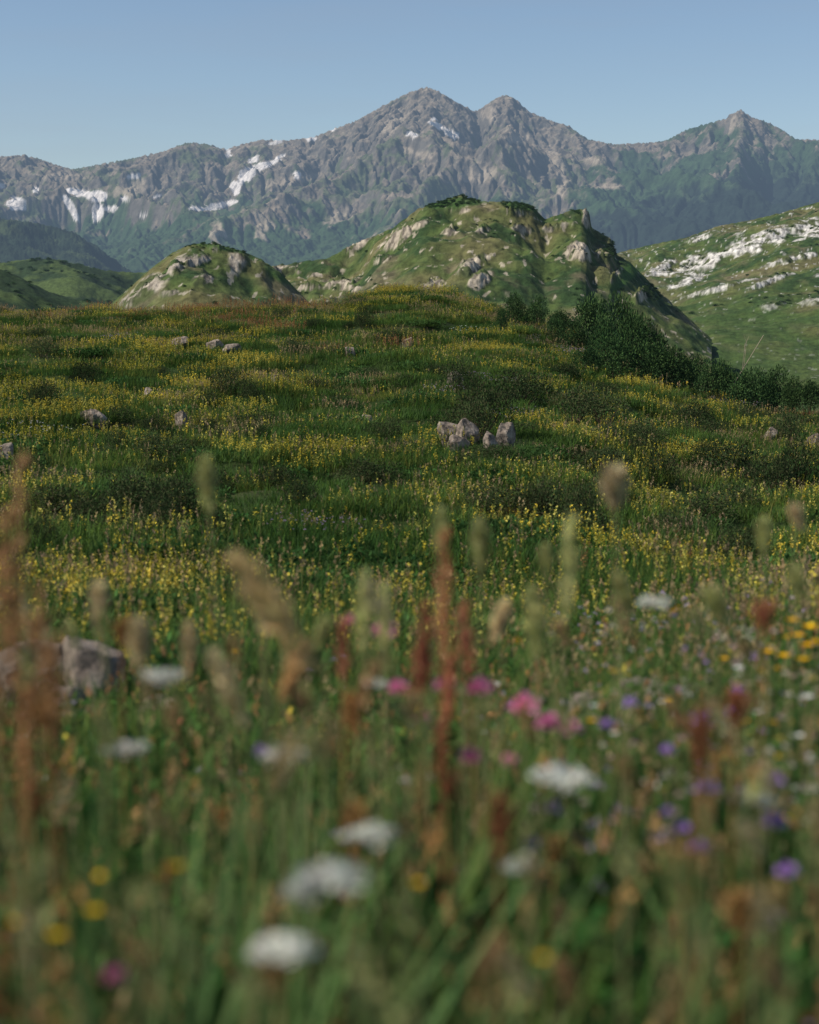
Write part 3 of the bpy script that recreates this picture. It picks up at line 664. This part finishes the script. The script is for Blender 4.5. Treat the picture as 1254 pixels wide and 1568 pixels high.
for (a_,b_,d_,r_) in [(590,968,2.9,.022),(610,1055,2.7,.017),(735,1055,2.6,.020),(647,1105,2.6,.018),(802,1082,2.5,.022),(840,1108,2.6,.020),(872,1118,2.6,.018),(720,1160,2.4,.016),(175,1495,1.4,.009),(540,950,3.2,.013),(680,1050,2.7,.016),(780,1165,2.4,.012)]:
    hero("pink_knapweed_flower",a_,b_,d_,H_fuzz(r_,PNK))
for (a_,b_,d_,r_) in [(400,1152,2.6,.013),(965,1077,3.2,.016),(1130,1060,3.4,.017),(1075,1102,2.9,.019),(1080,1207,2.4,.017),(1185,1258,2.2,.017),(1022,1150,2.7,.012),(1045,1268,2.3,.011),(1070,1298,2.2,.013),(812,1292,2.1,.011),(1187,1195,2.4,.014),(1205,1335,2.0,.013),(1022,1245,2.3,.010),(930,1110,3.0,.013),(1120,1090,3.1,.012)]:
    hero("purple_scabious_flower",a_,b_,d_,H_fuzz(r_,PUR))
YB=(.86,.50,.015)
for (a_,b_,d_,r_) in [(1213,952,4.2,.021),(1240,962,4.1,.023),(1200,1006,4.1,.019),(1176,1000,4.2,.018),(940,1030,4.0,.015),(1228,1012,4.0,.020),(1250,985,4.1,.021),(1165,1182,3.0,.012),(86,1435,1.5,.010),(143,1398,1.6,.011),(270,1330,1.7,.010),(148,1345,1.7,.010),(640,1355,1.7,.009),(830,1470,1.4,.008),(360,1000,4.3,.018),(1022,1072,3.7,.013),(1108,1010,4.3,.015),(25,1415,1.5,.009),(1235,990,4.0,.020),(905,1105,3.5,.012),(1222,975,4.1,.020)]:
    hero("yellow_buttercup",a_,b_,d_,H_cup(r_,YB))
for (a_,b_,d_,r_) in [(910,1083,3.6,.014),(1130,1025,4.1,.018),(1235,1070,3.6,.021),(940,1125,3.4,.013),(1012,1076,3.8,.012),(1238,1160,3.0,.013),(1225,1128,3.3,.012),(1160,1092,3.5,.011)]:
    hero("white_daisy",a_,b_,d_,H_cup(r_,(.78,.78,.74),13))
for (a_,b_,d_,L_,c_) in [(680,822,2.4,.20,(.48,.23,.11)),(30,712,2.2,.26,(.54,.31,.16)),(8,790,2.2,.2,(.52,.29,.15)),(60,905,2.1,.2,(.54,.29,.14)),(650,930,2.5,.14,(.46,.15,.10)),(525,955,2.6,.10,(.42,.17,.11)),(710,930,2.6,.12,(.46,.19,.11)),(640,1000,2.5,.12,(.46,.19,.11)),(85,985,2.1,.14,(.52,.29,.15)),(675,1110,2.3,.12,RUST),(1075,1125,2.7,.12,(.42,.22,.10)),(1135,1380,1.7,.04,ORA),(545,1240,1.9,.05,ORA),(50,960,2.3,.16,(.54,.31,.16)),(1095,1160,2.6,.1,ORA),(20,930,2.3,.14,(.52,.29,.15)),(40,1060,2.1,.14,(.50,.26,.13)),(690,1010,2.6,.12,(.46,.17,.10))]:
    hero("red_sorrel_spike",a_,b_,d_,H_sorrel(L_,c_))
for (a_,b_,d_,L_,r_,c_,le) in [(315,705,2.9,.10,.012,GH,0),(940,722,2.9,.07,.018,CR,0),(876,795,2.7,.20,.011,GH,0),(360,858,2.0,.17,.016,(.70,.53,.26),.10),(735,800,2.9,.10,.012,GH,0),(815,905,2.7,.12,.012,GH,0),(1085,905,2.8,.07,.013,GH,.08),(1215,775,3.0,.05,.007,CR,.05),(150,895,2.6,.09,.011,CR,0),(212,955,2.4,.07,.012,CR,0),(560,880,2.7,.14,.012,GH,0),(590,900,2.8,.14,.009,GH,0),(325,1000,2.3,.12,.010,CR,.06),(470,985,2.4,.10,.011,(.56,.38,.18),-.06),(290,960,2.6,.09,.010,CR,0),(775,925,2.9,.08,.011,CR,-.05),(1170,800,3,.06,.009,GH,0),(1215,870,2.9,.06,.010,GH,.04),(945,880,2.9,.08,.010,GH,.05),(675,780,3,.08,.008,GH,0),(500,950,2.6,.05,.007,GH,-.05),(400,905,2.2,.06,.007,CR,0),(835,840,2.9,.05,.008,GH,0)]:
    hero("grass_seed_head",a_,b_,d_,H_head(L_,r_,c_,150,le))
pb=PB()
for i in range(210):
    if i<80: px_,py_,d_=R.uniform(-120,1370),R.uniform(890,1090),R.uniform(2.0,3.2)
    elif i<145: px_,py_,d_=R.uniform(-120,1370),R.uniform(1060,1300),R.uniform(1.7,2.8)
    else: px_,py_,d_=R.uniform(-120,1370),R.uniform(1280,1560),R.uniform(1.2,1.7)
    X,Y,g,h=place(px_,py_,d_); pb.o=(X,Y,g); k=R.random()
    col=R.choice([CR,GH,TAN,GH,GH,(.30,.38,.14),(.54,.40,.18),(.52,.36,.18),(.50,.30,.15)])
    if k<.60: H_head(R.uniform(.03,.08),R.uniform(.003,.008),col,42,R.choice([0,.05,-.05,.08]))(pb,Vector((0,0,h)),Vector((R.uniform(-.04,.04),0,0)),h)
    elif k<.70: H_sorrel(R.uniform(.03,.07),R.choice([ORA,RUST,(.50,.30,.14)]))(pb,Vector((0,0,h)),Vector((R.uniform(-.04,.04),0,0)),h)
    else: pb.blade((0,0,0),R.uniform(0,6.28),h*1.1,.012,R.uniform(0,.3),R.uniform(.1,.5),(.08,.15,.04),(.18,.25,.07),5)
ob=bpy.data.objects.new("foreground_seeding_grasses",pb.mesh("foreground_seeding_grasses",M_PLANT)); link(ob)
pb=PB()
for i in range(260):
    px_=1254-abs(R.gauss(0,200)) if R.random()<.8 else R.uniform(850,1350); py_=R.uniform(930,1260); d_=np.interp(py_,[930,1260],[4.6,2.5])*R.uniform(.93,1.07)
    X,Y,g,h=place(px_,py_,d_); pb.o=(X,Y,g)
    c_=R.choice([(.76,.68,.62),(.72,.54,.50),(.76,.74,.66),YB,PUR,(.68,.54,.14),(.76,.72,.52),(.72,.44,.48),(.60,.50,.26)])
    pb.stem((0,0,0),(0,0,h),.001,(.12,.16,.06)); fuzz(pb,(0,0,h),R.uniform(.005,.011),c_,14); leaves_up(pb,h*.8,(0,0,0),5,.04,LG)
ob=bpy.data.objects.new("bank_wildflowers",pb.mesh("bank_wildflowers",M_PLANT)); link(ob)
def broadleaf(pb,h,L,w,az,c):
    pb.stem((0,0,0),(0,0,h*.8),.003,c)
    for k,(az_,l_) in enumerate(((az,L),(az+2.2,L*.6),(az-2.0,L*.7))):
        vs=[];cs=[];fs=[]
        hx,hy=math.cos(az_),math.sin(az_); n=8
        for i in range(n+1):
            q=i/n; ww=w*math.sin(math.pi*(.08+.92*q)**.8)*.5 if i<n else .001
            cz=h*.8+l_*(.9*q-.55*q*q)*.6
            for j in (-1,0,1): vs.append((hx*l_*q-hy*ww*j,hy*l_*q+hx*ww*j,cz+abs(j)*ww*.35)); cs.append([x*(.85 if j==0 else 1) for x in c])
        for i in range(n):
            for j in (0,1): o=i*3+j; fs.append((o,o+1,o+4,o+3))
        pb.add(vs,fs,cs)
for args in ((70,1450,.98,.16,.055,1.4,(.24,.32,.05)),(230,1490,1.02,.15,.032,.25,(.17,.28,.05)),(1190,1500,1.05,.10,.06,.3,(.10,.22,.06))):
    X,Y,g,h=place(*args[:3]); pb=PB(); broadleaf(pb,h,*args[3:]); ob=bpy.data.objects.new("broad_leaf_plant",pb.mesh("broad_leaf_plant",M_PLANT)); ob.location=(X,Y,g); link(ob)
pb=PB()
for i in range(110):
    px_,py_=(R.uniform(40,480),R.uniform(1140,1500)) if i<75 else (R.uniform(400,1254),R.uniform(1250,1540))
    X,Y,g,h=place(px_,py_,R.uniform(1.35,2.0)); pb.o=(X,Y,g)
    pb.blade((0,0,0),R.uniform(0,6.28),h*1.05,R.uniform(.010,.018),R.uniform(0,.3),R.uniform(.1,.6),(.08,.16,.05),jit((.18,.28,.10)),6)
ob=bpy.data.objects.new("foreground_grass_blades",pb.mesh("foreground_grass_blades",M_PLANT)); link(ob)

# dead branch
pb=PB(); r3=random.Random(4)
def br(p,d,L_,r,n):
    q=p+d*L_; pb.stem(p,q,r,(.26,.22,.17),r*.6)
    if n>0:
        for k in range(2): br(p.lerp(q,r3.uniform(.4,1)),(d+Vector((r3.uniform(-.6,.6),r3.uniform(-.6,.6),r3.uniform(-.3,.5)))).normalized(),L_*.35,r*.55,n-1)
X_,Y_,Z_=gi(1105,560)
ztip=ae(1145,496)[1]*Y_
br(Vector((0,0,0)),Vector((.5,0,.85)).normalized(),(ztip-Z_)*1.0,.016,2)
me=pb.mesh("dead_branch",M_PLANT); ob=bpy.data.objects.new("dead_branch",me); ob.location=(X_,Y_,Z_); link(ob)

# ---------------------------------------------------------------- light, sky, camera
sd=Vector((-.88,-.25,.0)).normalized(); el=math.radians(44)
sdir=Vector((sd.x*math.cos(el),sd.y*math.cos(el),math.sin(el)))
ld=bpy.data.lights.new("sun",'SUN'); ld.energy=4.9; ld.angle=math.radians(.5); ld.color=(1,.92,.79)
lo=bpy.data.objects.new("sun",ld); lo.rotation_euler=sdir.to_track_quat('Z','Y').to_euler(); link(lo)
w=bpy.data.worlds.new("World"); sc.world=w; w.use_nodes=True; nt=w.node_tree; N=nt.nodes; Lk=nt.links
bg=N['Background']; sky=N.new('ShaderNodeTexSky'); sky.sky_type='NISHITA'; sky.sun_disc=False; sky.sun_elevation=el; sky.sun_rotation=math.atan2(sdir.x,sdir.y)%(2*math.pi)
sky.air_density=1.0; sky.dust_density=1.3; sky.ozone_density=1.7; sky.altitude=1000
tc=N.new('ShaderNodeTexCoord'); mp_=N.new('ShaderNodeMapping'); mp_.inputs['Scale'].default_value=(2.2,2.2,16); mp_.inputs['Rotation'].default_value=(0,.12,0)
nz=N.new('ShaderNodeTexNoise'); nz.inputs['Scale'].default_value=1.6; nz.inputs['Detail'].default_value=6; nz.inputs['Roughness'].default_value=.55
Lk.new(tc.outputs['Generated'],mp_.inputs[0]); Lk.new(mp_.outputs[0],nz.inputs['Vector'])
mr=N.new('ShaderNodeMapRange'); mr.inputs[1].default_value=.45; mr.inputs[2].default_value=.8; mr.inputs[3].default_value=0; mr.inputs[4].default_value=.22; Lk.new(nz.outputs['Fac'],mr.inputs[0])
mx=N.new('ShaderNodeMix'); mx.data_type='RGBA'; mx.inputs['B'].default_value=(3.2,3.4,3.9,1); Lk.new(mr.outputs[0],mx.inputs['Factor']); Lk.new(sky.outputs[0],mx.inputs['A'])
Lk.new(mx.outputs['Result'],bg.inputs[0]); bg.inputs[1].default_value=.11
cam=bpy.data.cameras.new("camera"); co=bpy.data.objects.new("camera",cam); link(co); sc.camera=co
co.location=(0,0,0); co.rotation_euler=(math.pi/2-P,0,0)
cam.sensor_fit='VERTICAL'; cam.sensor_height=36; cam.sensor_width=28.8; cam.lens=60; cam.clip_end=40000; cam.clip_start=.05
cam.dof.use_dof=True; cam.dof.focus_distance=45; cam.dof.aperture_fstop=2.8
